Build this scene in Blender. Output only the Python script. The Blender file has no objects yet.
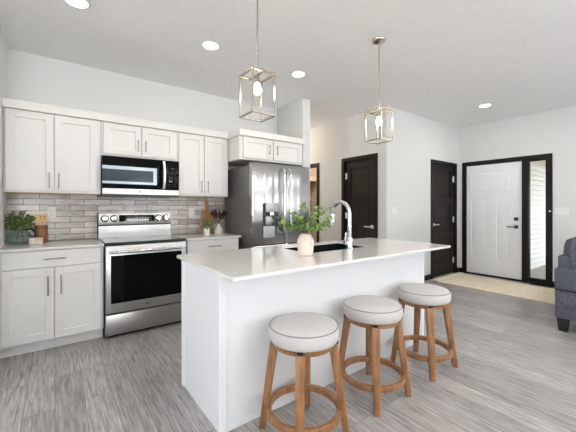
import bpy, bmesh, math, random
from mathutils import Vector, Matrix
random.seed(7)
C = bpy.context.scene.collection
SC = bpy.context.scene

# ------------------------------------------------------------------ camera
TH = 0.6432
cd = bpy.data.cameras.new('camera'); cam = bpy.data.objects.new('camera', cd); C.objects.link(cam)
cam.location = (0, 0, 1.2585); cam.rotation_euler = (math.pi/2, 0, -TH)
cd.sensor_width = 36; cd.lens = 312.32/576*36
cd.shift_x = -(289.14-288)/576; cd.shift_y = (207.456-216)/576
cd.clip_start = 0.05
SC.camera = cam

# ------------------------------------------------------------------ world, daylight, exposure
w = bpy.data.worlds.new('sky'); SC.world = w; w.use_nodes = True
wn = w.node_tree.nodes; wl = w.node_tree.links
bg = wn['Background']
tc = wn.new('ShaderNodeTexCoord'); sx = wn.new('ShaderNodeSeparateXYZ'); rp = wn.new('ShaderNodeValToRGB')
rp.color_ramp.elements[0].position = 0.45; rp.color_ramp.elements[0].color = (.55, .56, .55, 1)
rp.color_ramp.elements[1].position = 0.75; rp.color_ramp.elements[1].color = (.80, .90, 1, 1)
mp = wn.new('ShaderNodeMath'); mp.operation = 'MULTIPLY_ADD'; mp.inputs[1].default_value = .5; mp.inputs[2].default_value = .5
wl.new(tc.outputs['Generated'], sx.inputs[0]); wl.new(sx.outputs['Z'], mp.inputs[0]); wl.new(mp.outputs[0], rp.inputs[0])
wl.new(rp.outputs[0], bg.inputs[0]); bg.inputs[1].default_value = 6.8

def area(name, loc, target, sx_, sy_, power, col):
    l = bpy.data.lights.new(name, 'AREA'); l.shape = 'RECTANGLE'; l.size = sx_; l.size_y = sy_
    l.energy = power; l.color = col
    o = bpy.data.objects.new(name, l); C.objects.link(o); o.location = loc
    o.rotation_euler = (Vector(target)-Vector(loc)).to_track_quat('-Z', 'Z').to_euler()
    return o
DAY = (.95, .965, 1.0); FILL_COL = (.985, .98, .985)
# daylight through the living-room windows behind the camera (each light stands just outside its window)
SY, WX = -7.0, -7.0                                     # south and west walls of the open living space
WIN_S = [(-1.4, 2.4), (3.4, 2.0)]   # centre, width along each wall
WIN_W = [(-5.0, 2.4), (-1.9, 2.4), (1.0, 2.4)]
WIN_E = [(-5.2, 2.0), (-2.6, 2.0)]  # unseen east windows, added for more light on the right side
def window_light(axis, pos, sgn, c, wd, day, fill):
    d = [c, pos-sgn*.28, 1.45] if axis == 'y' else [pos-sgn*.28, c, 1.45]
    t_ = [c, pos+sgn*6, 1.3] if axis == 'y' else [pos+sgn*6, c, 1.3]
    area('daylight', d, t_, wd, 1.9, day, DAY)
    g = [c, pos-sgn*.6, .35] if axis == 'y' else [pos-sgn*.6, c, .35]
    t_ = [c, pos+sgn*4.2, 2.8] if axis == 'y' else [pos+sgn*4.2, c, 2.8]
    o = area('ceiling_fill', g, t_, wd, .9, fill, FILL_COL); o.data.spread = math.radians(68)   # unseen fill light added outside, aimed up to brighten the ceiling
for c, wd in WIN_S: window_light('y', SY, 1, c, wd, 2, 165)
for c, wd in WIN_W: window_light('x', WX, 1, c, wd, 3, 100)
for c, wd in WIN_E: window_light('x', 6.42, -1, c, wd, 8, 195)
# added fill lights under the living-room ceiling, without fixtures
for lx, ly, pw in ((1.2, -.2, 9), (3.4, -.2, 12), (4.8, -.3, 17), (1.2, -2.6, 10), (3.4, -2.6, 10), (5.2, -2.6, 10), (-2.2, .4, 7), (-2.2, -2.4, 8), (-5, -1, 8)):
    area('living_fill_light', (lx, ly, 2.785), (lx, ly, 0), .3, .3, pw, (1, .96, .92))

vs = SC.view_settings
SC.display_settings.display_device = 'sRGB'
vs.view_transform = 'Standard'; vs.look = 'None'; vs.gamma = 1; vs.use_curve_mapping = False
vs.exposure = 0.33
try:
    SC.cycles.max_bounces = 12; SC.cycles.diffuse_bounces = 6; SC.cycles.transparent_max_bounces = 16
    SC.cycles.sample_clamp_indirect = 6
    SC.cycles.caustics_reflective = False; SC.cycles.caustics_refractive = False
except Exception: pass

# ------------------------------------------------------------------ helpers
OFF = {}
class MB:
    def __init__(s): s.bm = bmesh.new()
    def box(s, x0, x1, y0, y1, z0, z1, bev=0.0, seg=1):
        b = bmesh.new(); bmesh.ops.create_cube(b, size=1)
        for v in b.verts:
            v.co = Vector((x0+(v.co.x+.5)*(x1-x0), y0+(v.co.y+.5)*(y1-y0), z0+(v.co.z+.5)*(z1-z0)))
        if bev > 0: bmesh.ops.bevel(b, geom=list(b.edges), offset=bev, segments=seg, affect='EDGES', profile=.5)
        return s._merge(b)
    def _merge(s, b, M=None):
        if M is not None: bmesh.ops.transform(b, matrix=M, verts=list(b.verts))
        m = bpy.data.meshes.new('t'); b.to_mesh(m); b.free(); s.bm.from_mesh(m); bpy.data.meshes.remove(m)
        return s
    def hexa(s, bot, top, bev=0.0):
        """tapered block from 4 bottom and 4 top points"""
        b = bmesh.new(); vs_ = [b.verts.new(p) for p in list(bot)+list(top)]
        for f in ((3,2,1,0),(4,5,6,7),(0,1,5,4),(1,2,6,5),(2,3,7,6),(3,0,4,7)): b.faces.new([vs_[i] for i in f])
        bmesh.ops.recalc_face_normals(b, faces=list(b.faces))
        if bev > 0: bmesh.ops.bevel(b, geom=list(b.edges), offset=bev, segments=2, affect='EDGES', profile=.5)
        return s._merge(b)
    def cyl(s, p0, p1, r, seg=20, r2=None, bev=0):
        p0, p1 = Vector(p0), Vector(p1); d = p1-p0
        b = bmesh.new(); bmesh.ops.create_cone(b, cap_ends=True, segments=seg, radius1=r, radius2=r if r2 is None else r2, depth=d.length)
        if bev > 0:
            eg = [e for e in b.edges if abs(e.verts[0].co.z-e.verts[1].co.z) < 1e-6]
            bmesh.ops.bevel(b, geom=eg, offset=bev, segments=2, affect='EDGES', profile=.5)
        M = Matrix.Translation((p0+p1)/2) @ d.to_track_quat('Z', 'Y').to_matrix().to_4x4()
        return s._merge(b, M)
    def lathe(s, prof, c, seg=40, fn=None):
        """prof: list of (r,z); closed at ends where r==0"""
        b = bmesh.new(); rings = []
        for r, z in prof:
            if r < 1e-6: rings.append([b.verts.new((0, 0, z))])
            else: rings.append([b.verts.new((r*math.cos(2*math.pi*k/seg), r*math.sin(2*math.pi*k/seg), z)) for k in range(seg)])
        for a, q in zip(rings[:-1], rings[1:]):
            for k in range(seg):
                k2 = (k+1) % seg
                if len(a) == 1 and len(q) == 1: continue
                if len(a) == 1: b.faces.new((a[0], q[k2], q[k]))
                elif len(q) == 1: b.faces.new((a[k], a[k2], q[0]))
                else: b.faces.new((a[k], a[k2], q[k2], q[k]))
        bmesh.ops.recalc_face_normals(b, faces=list(b.faces))
        return s._merge(b, Matrix.Translation(c))
    def tube(s, pts, r, seg=14, radii=None, cap=True):
        pts = [Vector(p) for p in pts]; b = bmesh.new(); rings = []
        up = Vector((0.123, .3, 1)).normalized()
        t0 = (pts[1]-pts[0]).normalized(); n = t0.cross(up).normalized()
        for i, p in enumerate(pts):
            t = (pts[min(i+1, len(pts)-1)]-pts[max(i-1, 0)]).normalized()
            n = (n - t*n.dot(t)).normalized(); bn = t.cross(n)
            rr = radii[i] if radii else r
            rings.append([b.verts.new(p+n*rr*math.cos(2*math.pi*k/seg)+bn*rr*math.sin(2*math.pi*k/seg)) for k in range(seg)])
        for a, q in zip(rings[:-1], rings[1:]):
            for k in range(seg): b.faces.new((a[k], a[(k+1) % seg], q[(k+1) % seg], q[k]))
        if cap: b.faces.new(rings[0][::-1]); b.faces.new(rings[-1])
        bmesh.ops.recalc_face_normals(b, faces=list(b.faces))
        return s._merge(b)
    def prism(s, poly, M, depth, bev=0.0):
        """poly in local xy, extruded along local z by depth, placed by M"""
        b = bmesh.new(); lo = [b.verts.new((x, y, 0)) for x, y in poly]; hi = [b.verts.new((x, y, depth)) for x, y in poly]
        n = len(poly); b.faces.new(lo[::-1]); b.faces.new(hi)
        for k in range(n): b.faces.new((lo[k], lo[(k+1) % n], hi[(k+1) % n], hi[k]))
        bmesh.ops.recalc_face_normals(b, faces=list(b.faces))
        if bev > 0:
            bmesh.ops.bevel(b, geom=[e for e in b.edges if abs(e.verts[0].co.z-e.verts[1].co.z) < 1e-7], offset=bev, segments=2, affect='EDGES', profile=.5)
        return s._merge(b, M)
    def leaf(s, p, d, n, L, W, fold=.15, droop=.2):
        d = Vector(d).normalized(); n = Vector(n); n = (n-d*n.dot(d)).normalized(); sd = d.cross(n)
        b = s.bm; p = Vector(p)
        prof = ((0, .08), (.25, .8), (.5, 1), (.75, .72), (1, .03)); prev = None
        for t, wd in prof:
            c = p+d*L*t-n*droop*L*t*t
            row = [b.verts.new(c-sd*W*wd*.5+n*fold*W*wd*.5), b.verts.new(c), b.verts.new(c+sd*W*wd*.5+n*fold*W*wd*.5)]
            if prev:
                b.faces.new((prev[0], prev[1], row[1], row[0])); b.faces.new((prev[1], prev[2], row[2], row[1]))
            prev = row
        return s
    def build(s, name, mat, parent=None, loc=None, angle=35, smooth=True):
        me = bpy.data.meshes.new(name); s.bm.to_mesh(me); s.bm.free()
        off = Vector((0, 0, 0))
        if parent is not None: off = OFF[parent.name]
        elif loc is not None: off = Vector(loc)
        if off.length > 0: me.transform(Matrix.Translation(-off))
        me.materials.append(mat)
        if smooth:
            me.shade_smooth()
            me.set_sharp_from_angle(angle=math.radians(angle))
        o = bpy.data.objects.new(name, me); C.objects.link(o)
        if parent is not None: o.parent = parent
        elif loc is not None: o.location = loc
        OFF[o.name] = off
        return o

def tag(o, label, cat, group=None):
    o['label'] = label; o['category'] = cat
    if group: o['group'] = group
    return o
def thing(name, label, cat, loc=(0, 0, 0), group=None):
    o = bpy.data.objects.new(name, None); C.objects.link(o); o.location = loc; o.empty_display_size = .05
    OFF[o.name] = Vector(loc)
    return tag(o, label, cat, group)
def struct(mb, name, mat, parent=None, **k):
    o = mb.build(name, mat, parent, **k)
    if parent is None: o['kind'] = 'structure'
    return o
def dup(root, delta, label):
    def cp(o, par):
        c = o.copy(); C.objects.link(c); OFF[c.name] = OFF.get(o.name, Vector((0, 0, 0)))
        if par is not None: c.parent = par
        for ch in list(o.children): cp(ch, c)
        return c
    r = cp(root, None); r.location = Vector(root.location)+Vector(delta); r['label'] = label
    return r

# ------------------------------------------------------------------ materials
def srgb(r, g, b):
    f = lambda c: (c/255/12.92 if c/255 <= .04045 else ((c/255+.055)/1.055)**2.4)
    return (f(r), f(g), f(b), 1)
def new_mat(name):
    m = bpy.data.materials.new(name); m.use_nodes = True
    return m, m.node_tree.nodes, m.node_tree.links, m.node_tree.nodes['Principled BSDF']
def plain(name, col, rough=.5, metal=0, bump=0, bscale=60, var=0, vscale=8, spec=None, coat=0, stretch=None):
    m, n, l, p = new_mat(name)
    p.inputs['Base Color'].default_value = col; p.inputs['Roughness'].default_value = rough; p.inputs['Metallic'].default_value = metal
    if spec is not None: p.inputs['Specular IOR Level'].default_value = spec
    if coat: p.inputs['Coat Weight'].default_value = coat; p.inputs['Coat Roughness'].default_value = .1
    t = n.new('ShaderNodeTexCoord'); src = t.outputs['Object']
    if stretch:
        mpg = n.new('ShaderNodeMapping'); mpg.inputs['Scale'].default_value = stretch; l.new(src, mpg.inputs[0]); src = mpg.outputs[0]
    nz = n.new('ShaderNodeTexNoise'); nz.inputs['Scale'].default_value = vscale; nz.inputs['Detail'].default_value = 4; l.new(src, nz.inputs['Vector'])
    mx = n.new('ShaderNodeMixRGB'); mx.blend_type = 'MULTIPLY'
    rr = n.new('ShaderNodeValToRGB'); v0 = 1-max(var, .012)
    rr.color_ramp.elements[0].position = .3; rr.color_ramp.elements[1].position = .7
    rr.color_ramp.elements[0].color = (v0, v0, v0, 1); rr.color_ramp.elements[1].color = (1, 1, 1, 1)
    l.new(nz.outputs[0], rr.inputs[0]); mx.inputs[0].default_value = 1; mx.inputs[1].default_value = col
    l.new(rr.outputs[0], mx.inputs[2]); l.new(mx.outputs[0], p.inputs['Base Color'])
    if bump:
        n2 = n.new('ShaderNodeTexNoise'); n2.inputs['Scale'].default_value = bscale; n2.inputs['Detail'].default_value = 3; l.new(src, n2.inputs['Vector'])
        bp = n.new('ShaderNodeBump'); bp.inputs['Strength'].default_value = bump; bp.inputs['Distance'].default_value = .004
        l.new(n2.outputs[0], bp.inputs['Height']); l.new(bp.outputs[0], p.inputs['Normal'])
    return m
def emit(name, col, s):
    m, n, l, p = new_mat(name)
    p.inputs['Base Color'].default_value = col; p.inputs['Emission Color'].default_value = col; p.inputs['Emission Strength'].default_value = s
    return m
def clear_glass(name, tint=(1, 1, 1, 1), refl=1.0):
    m = bpy.data.materials.new(name); m.use_nodes = True; n = m.node_tree.nodes; l = m.node_tree.links; n.clear()
    o = n.new('ShaderNodeOutputMaterial'); tr = n.new('ShaderNodeBsdfTransparent'); g = n.new('ShaderNodeBsdfGlossy')
    g.inputs['Roughness'].default_value = .02; tr.inputs[0].default_value = tint
    ge = n.new('ShaderNodeNewGeometry'); io = n.new('ShaderNodeMapRange'); io.inputs['To Min'].default_value = 1.45; io.inputs['To Max'].default_value = 1/1.45
    l.new(ge.outputs['Backfacing'], io.inputs['Value'])
    fr = n.new('ShaderNodeFresnel'); l.new(io.outputs[0], fr.inputs[0]); mu = n.new('ShaderNodeMath'); mu.operation = 'MULTIPLY'; mu.inputs[1].default_value = refl
    mx = n.new('ShaderNodeMixShader'); l.new(fr.outputs[0], mu.inputs[0]); l.new(mu.outputs[0], mx.inputs[0])
    l.new(tr.outputs[0], mx.inputs[1]); l.new(g.outputs[0], mx.inputs[2]); l.new(mx.outputs[0], o.inputs[0])
    return m
def wood(name, c1, c2, scale=(1, 12, 12), rough=.5, wscale=3.0, spec=.5):
    m, n, l, p = new_mat(name); p.inputs['Roughness'].default_value = rough; p.inputs['Specular IOR Level'].default_value = spec
    t = n.new('ShaderNodeTexCoord'); mpg = n.new('ShaderNodeMapping'); mpg.inputs['Scale'].default_value = scale; l.new(t.outputs['Object'], mpg.inputs[0])
    nz = n.new('ShaderNodeTexNoise'); nz.inputs['Scale'].default_value = wscale; nz.inputs['Detail'].default_value = 6; nz.inputs['Roughness'].default_value = .6
    l.new(mpg.outputs[0], nz.inputs['Vector'])
    r = n.new('ShaderNodeValToRGB'); r.color_ramp.elements[0].position = .3; r.color_ramp.elements[1].position = .72
    r.color_ramp.elements[0].color = c1; r.color_ramp.elements[1].color = c2
    l.new(nz.outputs[0], r.inputs[0]); l.new(r.outputs[0], p.inputs['Base Color'])
    bp = n.new('ShaderNodeBump'); bp.inputs['Strength'].default_value = .15; bp.inputs['Distance'].default_value = .002
    l.new(nz.outputs[0], bp.inputs['Height']); l.new(bp.outputs[0], p.inputs['Normal'])
    return m
def planks():
    m, n, l, p = new_mat('grey_vinyl_planks')
    t = n.new('ShaderNodeTexCoord'); mpg = n.new('ShaderNodeMapping'); mpg.inputs['Rotation'].default_value = (0, 0, math.pi/2); l.new(t.outputs['Object'], mpg.inputs[0])
    br = n.new('ShaderNodeTexBrick'); br.offset = .37; br.inputs['Scale'].default_value = 1; br.inputs['Brick Width'].default_value = 1.22; br.inputs['Row Height'].default_value = .155
    br.inputs['Mortar Size'].default_value = .0012; br.inputs['Mortar Smooth'].default_value = .3; br.inputs['Bias'].default_value = 0
    br.inputs['Color1'].default_value = (0, 0, 0, 1); br.inputs['Color2'].default_value = (1, 1, 1, 1); br.inputs['Mortar'].default_value = (.5, .5, .5, 1)
    l.new(mpg.outputs[0], br.inputs['Vector'])
    # grain running along the planks, shifted plank by plank
    ad = n.new('ShaderNodeVectorMath'); ad.operation = 'MULTIPLY_ADD'; ad.inputs[1].default_value = (7, 13, 0); l.new(br.outputs['Color'], ad.inputs[0]); l.new(mpg.outputs[0], ad.inputs[2])
    m2 = n.new('ShaderNodeMapping'); m2.inputs['Scale'].default_value = (1.6, 26, 1); l.new(ad.outputs[0], m2.inputs[0])
    nz = n.new('ShaderNodeTexNoise'); nz.inputs['Scale'].default_value = 2.2; nz.inputs['Detail'].default_value = 7; nz.inputs['Roughness'].default_value = .65; l.new(m2.outputs[0], nz.inputs['Vector'])
    r = n.new('ShaderNodeValToRGB')
    r.color_ramp.elements[0].position = .28; r.color_ramp.elements[0].color = srgb(116, 113, 111)
    r.color_ramp.elements[1].position = .74; r.color_ramp.elements[1].color = srgb(198, 196, 195)
    e = r.color_ramp.elements.new(.5); e.color = srgb(165, 161, 158)
    m3 = n.new('ShaderNodeMapping'); m3.inputs['Scale'].default_value = (3.5, 95, 1); l.new(ad.outputs[0], m3.inputs[0])
    nf = n.new('ShaderNodeTexNoise'); nf.inputs['Scale'].default_value = 2.0; nf.inputs['Detail'].default_value = 5; l.new(m3.outputs[0], nf.inputs['Vector'])
    mf = n.new('ShaderNodeMath'); mf.operation = 'MULTIPLY_ADD'; mf.inputs[1].default_value = .75; mf.inputs[2].default_value = -.375; l.new(nf.outputs[0], mf.inputs[0])
    sf = n.new('ShaderNodeMath'); sf.operation = 'ADD'; l.new(mf.outputs[0], sf.inputs[0]); l.new(nz.outputs[0], sf.inputs[1]); l.new(sf.outputs[0], r.inputs[0])
    mx = n.new('ShaderNodeMixRGB'); mx.blend_type = 'MULTIPLY'; mx.inputs[0].default_value = 1
    r2 = n.new('ShaderNodeValToRGB'); r2.color_ramp.elements[0].color = (.80, .80, .80, 1); r2.color_ramp.elements[1].color = (1.08, 1.08, 1.08, 1); l.new(br.outputs['Color'], r2.inputs[0])
    l.new(r.outputs[0], mx.inputs[1]); l.new(r2.outputs[0], mx.inputs[2])
    mo = n.new('ShaderNodeMixRGB'); mo.inputs[2].default_value = srgb(80, 75, 70); l.new(br.outputs['Fac'], mo.inputs[0]); l.new(mx.outputs[0], mo.inputs[1])
    l.new(mo.outputs[0], p.inputs['Base Color']); p.inputs['Roughness'].default_value = .38
    bp = n.new('ShaderNodeBump'); bp.inputs['Strength'].default_value = .12; bp.inputs['Distance'].default_value = .002; l.new(nz.outputs[0], bp.inputs['Height']); l.new(bp.outputs[0], p.inputs['Normal'])
    return m
def tiles():
    m, n, l, p = new_mat('grey_subway_tile')
    t = n.new('ShaderNodeTexCoord'); sp = n.new('ShaderNodeSeparateXYZ'); cb = n.new('ShaderNodeCombineXYZ')
    l.new(t.outputs['Object'], sp.inputs[0]); l.new(sp.outputs['X'], cb.inputs['X']); l.new(sp.outputs['Z'], cb.inputs['Y'])
    br = n.new('ShaderNodeTexBrick'); br.offset = .5; br.inputs['Scale'].default_value = 1; br.inputs['Brick Width'].default_value = .252; br.inputs['Row Height'].default_value = .0612
    br.inputs['Mortar Size'].default_value = .003; br.inputs['Mortar Smooth'].default_value = .2
    br.inputs['Color1'].default_value = (0, 0, 0, 1); br.inputs['Color2'].default_value = (1, 1, 1, 1); br.inputs['Mortar'].default_value = (.5, .5, .5, 1)
    l.new(cb.outputs[0], br.inputs['Vector'])
    mp_ = n.new('ShaderNodeMapping'); mp_.inputs['Scale'].default_value = (5, 5, 22); l.new(t.outputs['Object'], mp_.inputs[0])
    nz = n.new('ShaderNodeTexNoise'); nz.inputs['Scale'].default_value = 2.0; nz.inputs['Detail'].default_value = 4; l.new(mp_.outputs[0], nz.inputs['Vector'])
    ad = n.new('ShaderNodeMath'); ad.operation = 'MULTIPLY_ADD'; ad.inputs[1].default_value = .45; l.new(br.outputs['Color'], ad.inputs[0]); l.new(nz.outputs[0], ad.inputs[2])
    r = n.new('ShaderNodeValToRGB'); r.color_ramp.elements[0].position = .35; r.color_ramp.elements[0].color = srgb(158, 151, 145)
    r.color_ramp.elements[1].position = 1.0; r.color_ramp.elements[1].color = srgb(224, 217, 210); l.new(ad.outputs[0], r.inputs[0])
    mo = n.new('ShaderNodeMixRGB'); mo.inputs[2].default_value = srgb(96, 91, 88); l.new(br.outputs['Fac'], mo.inputs[0]); l.new(r.outputs[0], mo.inputs[1])
    l.new(mo.outputs[0], p.inputs['Base Color']); p.inputs['Roughness'].default_value = .18
    iv = n.new('ShaderNodeMath'); iv.operation = 'SUBTRACT'; iv.inputs[0].default_value = 1; l.new(br.outputs['Fac'], iv.inputs[1])
    a2 = n.new('ShaderNodeMath'); a2.operation = 'MULTIPLY_ADD'; a2.inputs[1].default_value = .35; l.new(nz.outputs[0], a2.inputs[0]); l.new(iv.outputs[0], a2.inputs[2])
    bp = n.new('ShaderNodeBump'); bp.inputs['Strength'].default_value = .5; bp.inputs['Distance'].default_value = .003; l.new(a2.outputs[0], bp.inputs['Height']); l.new(bp.outputs[0], p.inputs['Normal'])
    return m
def steel(name, col, rough=.22, wav=.25, stretch=(5, 5, .6), aniso=0):
    m, n, l, p = new_mat(name)
    p.inputs['Base Color'].default_value = col; p.inputs['Metallic'].default_value = 1; p.inputs['Roughness'].default_value = rough
    t = n.new('ShaderNodeTexCoord'); mp_ = n.new('ShaderNodeMapping'); mp_.inputs['Scale'].default_value = stretch; l.new(t.outputs['Object'], mp_.inputs[0])
    nz = n.new('ShaderNodeTexNoise'); nz.inputs['Scale'].default_value = 1.4; nz.inputs['Detail'].default_value = 1.5; l.new(mp_.outputs[0], nz.inputs['Vector'])
    bp = n.new('ShaderNodeBump'); bp.inputs['Strength'].default_value = wav; bp.inputs['Distance'].default_value = .02; l.new(nz.outputs[0], bp.inputs['Height']); l.new(bp.outputs[0], p.inputs['Normal'])
    return m
def fabric(name, c1, c2, scale=260):
    m, n, l, p = new_mat(name); p.inputs['Roughness'].default_value = .95; p.inputs['Specular IOR Level'].default_value = .2
    t = n.new('ShaderNodeTexCoord'); nz = n.new('ShaderNodeTexNoise'); nz.inputs['Scale'].default_value = scale; nz.inputs['Detail'].default_value = 3; l.new(t.outputs['Object'], nz.inputs['Vector'])
    r = n.new('ShaderNodeValToRGB'); r.color_ramp.elements[0].position = .35; r.color_ramp.elements[1].position = .65; r.color_ramp.elements[0].color = c1; r.color_ramp.elements[1].color = c2
    l.new(nz.outputs[0], r.inputs[0]); l.new(r.outputs[0], p.inputs['Base Color'])
    bp = n.new('ShaderNodeBump'); bp.inputs['Strength'].default_value = .3; bp.inputs['Distance'].default_value = .002; l.new(nz.outputs[0], bp.inputs['Height']); l.new(bp.outputs[0], p.inputs['Normal'])
    return m
def siding():
    m, n, l, p = new_mat('white_lap_siding'); p.inputs['Base Color'].default_value = srgb(240, 241, 240); p.inputs['Roughness'].default_value = .6
    return m
M = {}
M['wall'] = plain('wall_paint', srgb(216, 217, 216), .7, bump=.06, bscale=120)
M['ceil'] = plain('ceiling_texture', srgb(243, 243, 243), .85, bump=.3, bscale=22, var=.04, vscale=14)
M['cab'] = plain('white_cabinet_paint', srgb(226, 225, 223), .42)
M['island'] = plain('white_island_paint', srgb(236, 238, 240), .45)
M['under'] = wood('cabinet_underside_maple', srgb(196, 170, 140), srgb(222, 200, 172), (2, 14, 14))
M['quartz'] = plain('white_quartz', srgb(232, 230, 227), .045, var=.06, vscale=14, spec=.6)
M['nickel'] = plain('brushed_nickel', srgb(158, 153, 148), .34, 1)
M['chrome'] = plain('chrome', srgb(225, 226, 228), .08, 1)
M['steel'] = steel('stainless_steel', srgb(184, 182, 180), .30, .02)
M['fsteel'] = steel('stainless_steel_fridge_door', srgb(180, 180, 180), .20, .65, (7, 7, .03))
M['fside'] = plain('grey_fridge_side', srgb(118, 115, 112), .42, .3)
M['dark'] = plain('black_plastic', srgb(22, 22, 24), .35)
M['bglass'] = plain('black_glass', srgb(7, 8, 10), .04, spec=.12)
M['cook'] = plain('glass_cooktop', srgb(95, 93, 92), .09, spec=.9)
M['mwwin'] = plain('microwave_window_glass', srgb(44, 54, 66), .08, spec=.6)
M['mwbands'] = plain('microwave_window_bands', srgb(170, 186, 196), .25, .4)
M['mwhandle'] = plain('satin_steel_handle', srgb(226, 224, 220), .42, .75)
M['panelgrey'] = plain('dispenser_silver', srgb(176, 178, 179), .35, .5)
M['floor'] = planks(); M['tile'] = tiles()
M['bdoor'] = wood('espresso_door_wood', srgb(14, 11, 10), srgb(50, 43, 39), (14, 14, 1.2), .5, 2.5, .25)
M['btrim'] = wood('espresso_trim_wood', srgb(12, 9, 8), srgb(26, 20, 18), (10, 10, 1.2), .5, 2.5, .25)
M['wdoor'] = plain('white_door_paint', srgb(236, 239, 240), .45)
M['stool'] = wood('stool_walnut_stained_wood', srgb(106, 70, 42), srgb(172, 122, 80), (9, 9, 1.5), .45, 4)
M['seat'] = fabric('stool_linen', srgb(191, 188, 186), srgb(210, 207, 205))
M['pipe'] = plain('seat_piping_grey', srgb(142, 138, 135), .9)
M['sofa'] = fabric('sofa_charcoal_tweed', srgb(58, 61, 69), srgb(108, 112, 121), 110)
M['sofad'] = plain('sofa_welt_dark', srgb(30, 31, 36), .9)
M['jute'] = fabric('jute_weave', srgb(224, 206, 176), srgb(252, 243, 226), 60)
M['fringe'] = plain('cream_fringe', srgb(238, 230, 214), .9)
M['leaf'] = plain('leaf_green', srgb(134, 172, 92), .45, var=.45, vscale=22)
M['leafd'] = plain('leaf_dark_green', srgb(122, 150, 72), .4, var=.65, vscale=38)
M['leafs'] = plain('succulent_green', srgb(96, 128, 98), .5, var=.4, vscale=40)
M['stem'] = plain('plant_stem', srgb(96, 92, 58), .6)
M['vase'] = plain('beige_stoneware', srgb(226, 212, 198), .8, bump=.25, bscale=150, var=.06, vscale=30)
M['white'] = plain('white_ceramic', srgb(238, 236, 232), .3)
M['plate'] = plain('white_plastic', srgb(228, 229, 229), .35)
M['acacia'] = wood('acacia_wood', srgb(78, 44, 24), srgb(166, 112, 72), (2, 2, 22), .45, 2.2)
M['bamboo'] = wood('bamboo_wood', srgb(228, 182, 116), srgb(250, 218, 160), (12, 12, 2), .5, 3)
M['board'] = wood('oak_board', srgb(150, 102, 56), srgb(196, 146, 90), (14, 14, 1.4), .5, 3)
M['jug'] = clear_glass('teal_glass', (.90, .95, .94, 1), 1.4)
M['dried'] = plain('dried_burgundy', srgb(74, 30, 28), .8, var=.4, vscale=50)
M['driedp'] = plain('dried_pale', srgb(190, 186, 182), .8)
M['block'] = plain('patterned_ceramic', srgb(232, 224, 212), .5, var=.55, vscale=75)
M['glass'] = clear_glass('clear_glass')
M['winglass'] = clear_glass('window_glass', (.972, .975, .98, 1))
M['bulb'] = emit('bulb_glow', srgb(255, 228, 188), 55)
M['lens'] = emit('downlight_lens', srgb(255, 246, 230), 14)
M['sink'] = plain('black_composite_sink', srgb(9, 9, 10), .6, spec=.15)
M['tan'] = plain('mudroom_tan_paint', srgb(208, 194, 180), .7)
M['oak'] = wood('mudroom_oak', srgb(214, 194, 168), srgb(236, 218, 194), (3, 14, 14))
M['brown'] = wood('mudroom_bench_panel', srgb(142, 112, 92), srgb(168, 138, 116), (14, 14, 1.5))
M['siding'] = siding()
M['concrete'] = plain('porch_concrete', srgb(176, 172, 166), .9, var=.12, vscale=6)
M['soffit'] = plain('porch_soffit', srgb(206, 198, 172), .7)
M['vent'] = plain('bronze_floor_register', srgb(58, 50, 46), .5, .4)
M['mark'] = plain('grey_print', srgb(96, 96, 98), .6)
M['markl'] = plain('pale_print', srgb(176, 182, 186), .6)
M['frame'] = plain('pendant_brushed_nickel', srgb(194, 184, 170), .25, 1)

# ------------------------------------------------------------------ room shell
CE = 2.80; YW = 4.0536; XL = -.372; XH = 4.0194; YH = 2.9022; XR = 6.305
XS0, XS1, YS = 2.8106, 2.9467, 3.4226
struct(MB().box(WX-.12, 6.42, SY-.12, 6.6, -.12, 0), 'floor', M['floor'])
struct(MB().box(WX-.2, 6.5, SY-.2, 6.6, CE, CE+.15), 'ceiling', M['ceil'])
struct(MB().box(XL-.12, XS1, YW, YW+.12, 0, CE), 'wall_back', M['wall'])
struct(MB().box(XL-.12, XL, 2.9, YW, 0, CE), 'wall_left', M['wall'])
struct(MB().box(WX, XL-.12, 2.9, 3.02, 0, CE), 'wall_dining', M['wall'])
struct(MB().box(XS0, XS1, YS, YW-.0005, 0, CE, .004), 'wall_fridge_side', M['wall'])
# hall wall (x = XH) with the pantry door and the mudroom opening, and its back
D1 = (3.12, 3.76); OP = (4.47, 5.35); DH = 2.045
b = MB()
b.box(XH, XH+.12, YH, D1[0]-.02, 0, CE).box(XH, XH+.12, D1[1]+.02, OP[0]-.02, 0, CE).box(XH, XH+.12, OP[1]+.02, 6.6, 0, CE)
b.box(XH, XH+.12, D1[0]-.02, D1[1]+.02, DH+.02, CE).box(XH, XH+.12, OP[0]-.02, OP[1]+.02, DH+.02, CE)
struct(b, 'wall_hall', M['wall'])
struct(MB().box(XS1, XH, 6.48, 6.6, 0, CE), 'wall_hall_end', M['wall'])
struct(MB().box(XS1-.12, XS1, YW+.12, 6.48, 0, CE), 'wall_hall_inner', M['wall'])
# entry wall (y = YH) with the coat-closet door
D2 = (5.345, 6.165)
b = MB(); b.box(XH+.12, D2[0]-.02, YH, YH+.12, 0, CE).box(D2[1]+.02, XR, YH, YH+.12, 0, CE).box(D2[0]-.02, D2[1]+.02, YH, YH+.12, DH+.02, CE)
struct(b, 'wall_entry', M['wall'])
# right wall with the front door and sidelight
FY0, FY1 = 1.4543, 2.8256; FZ = 2.12
b = MB(); b.box(XR, XR+.12, FY1-.03, YH+.12, 0, CE).box(XR, XR+.12, FY0+.03, FY1-.03, FZ-.03, CE)
struct(b, 'wall_right', M['wall'])
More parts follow.
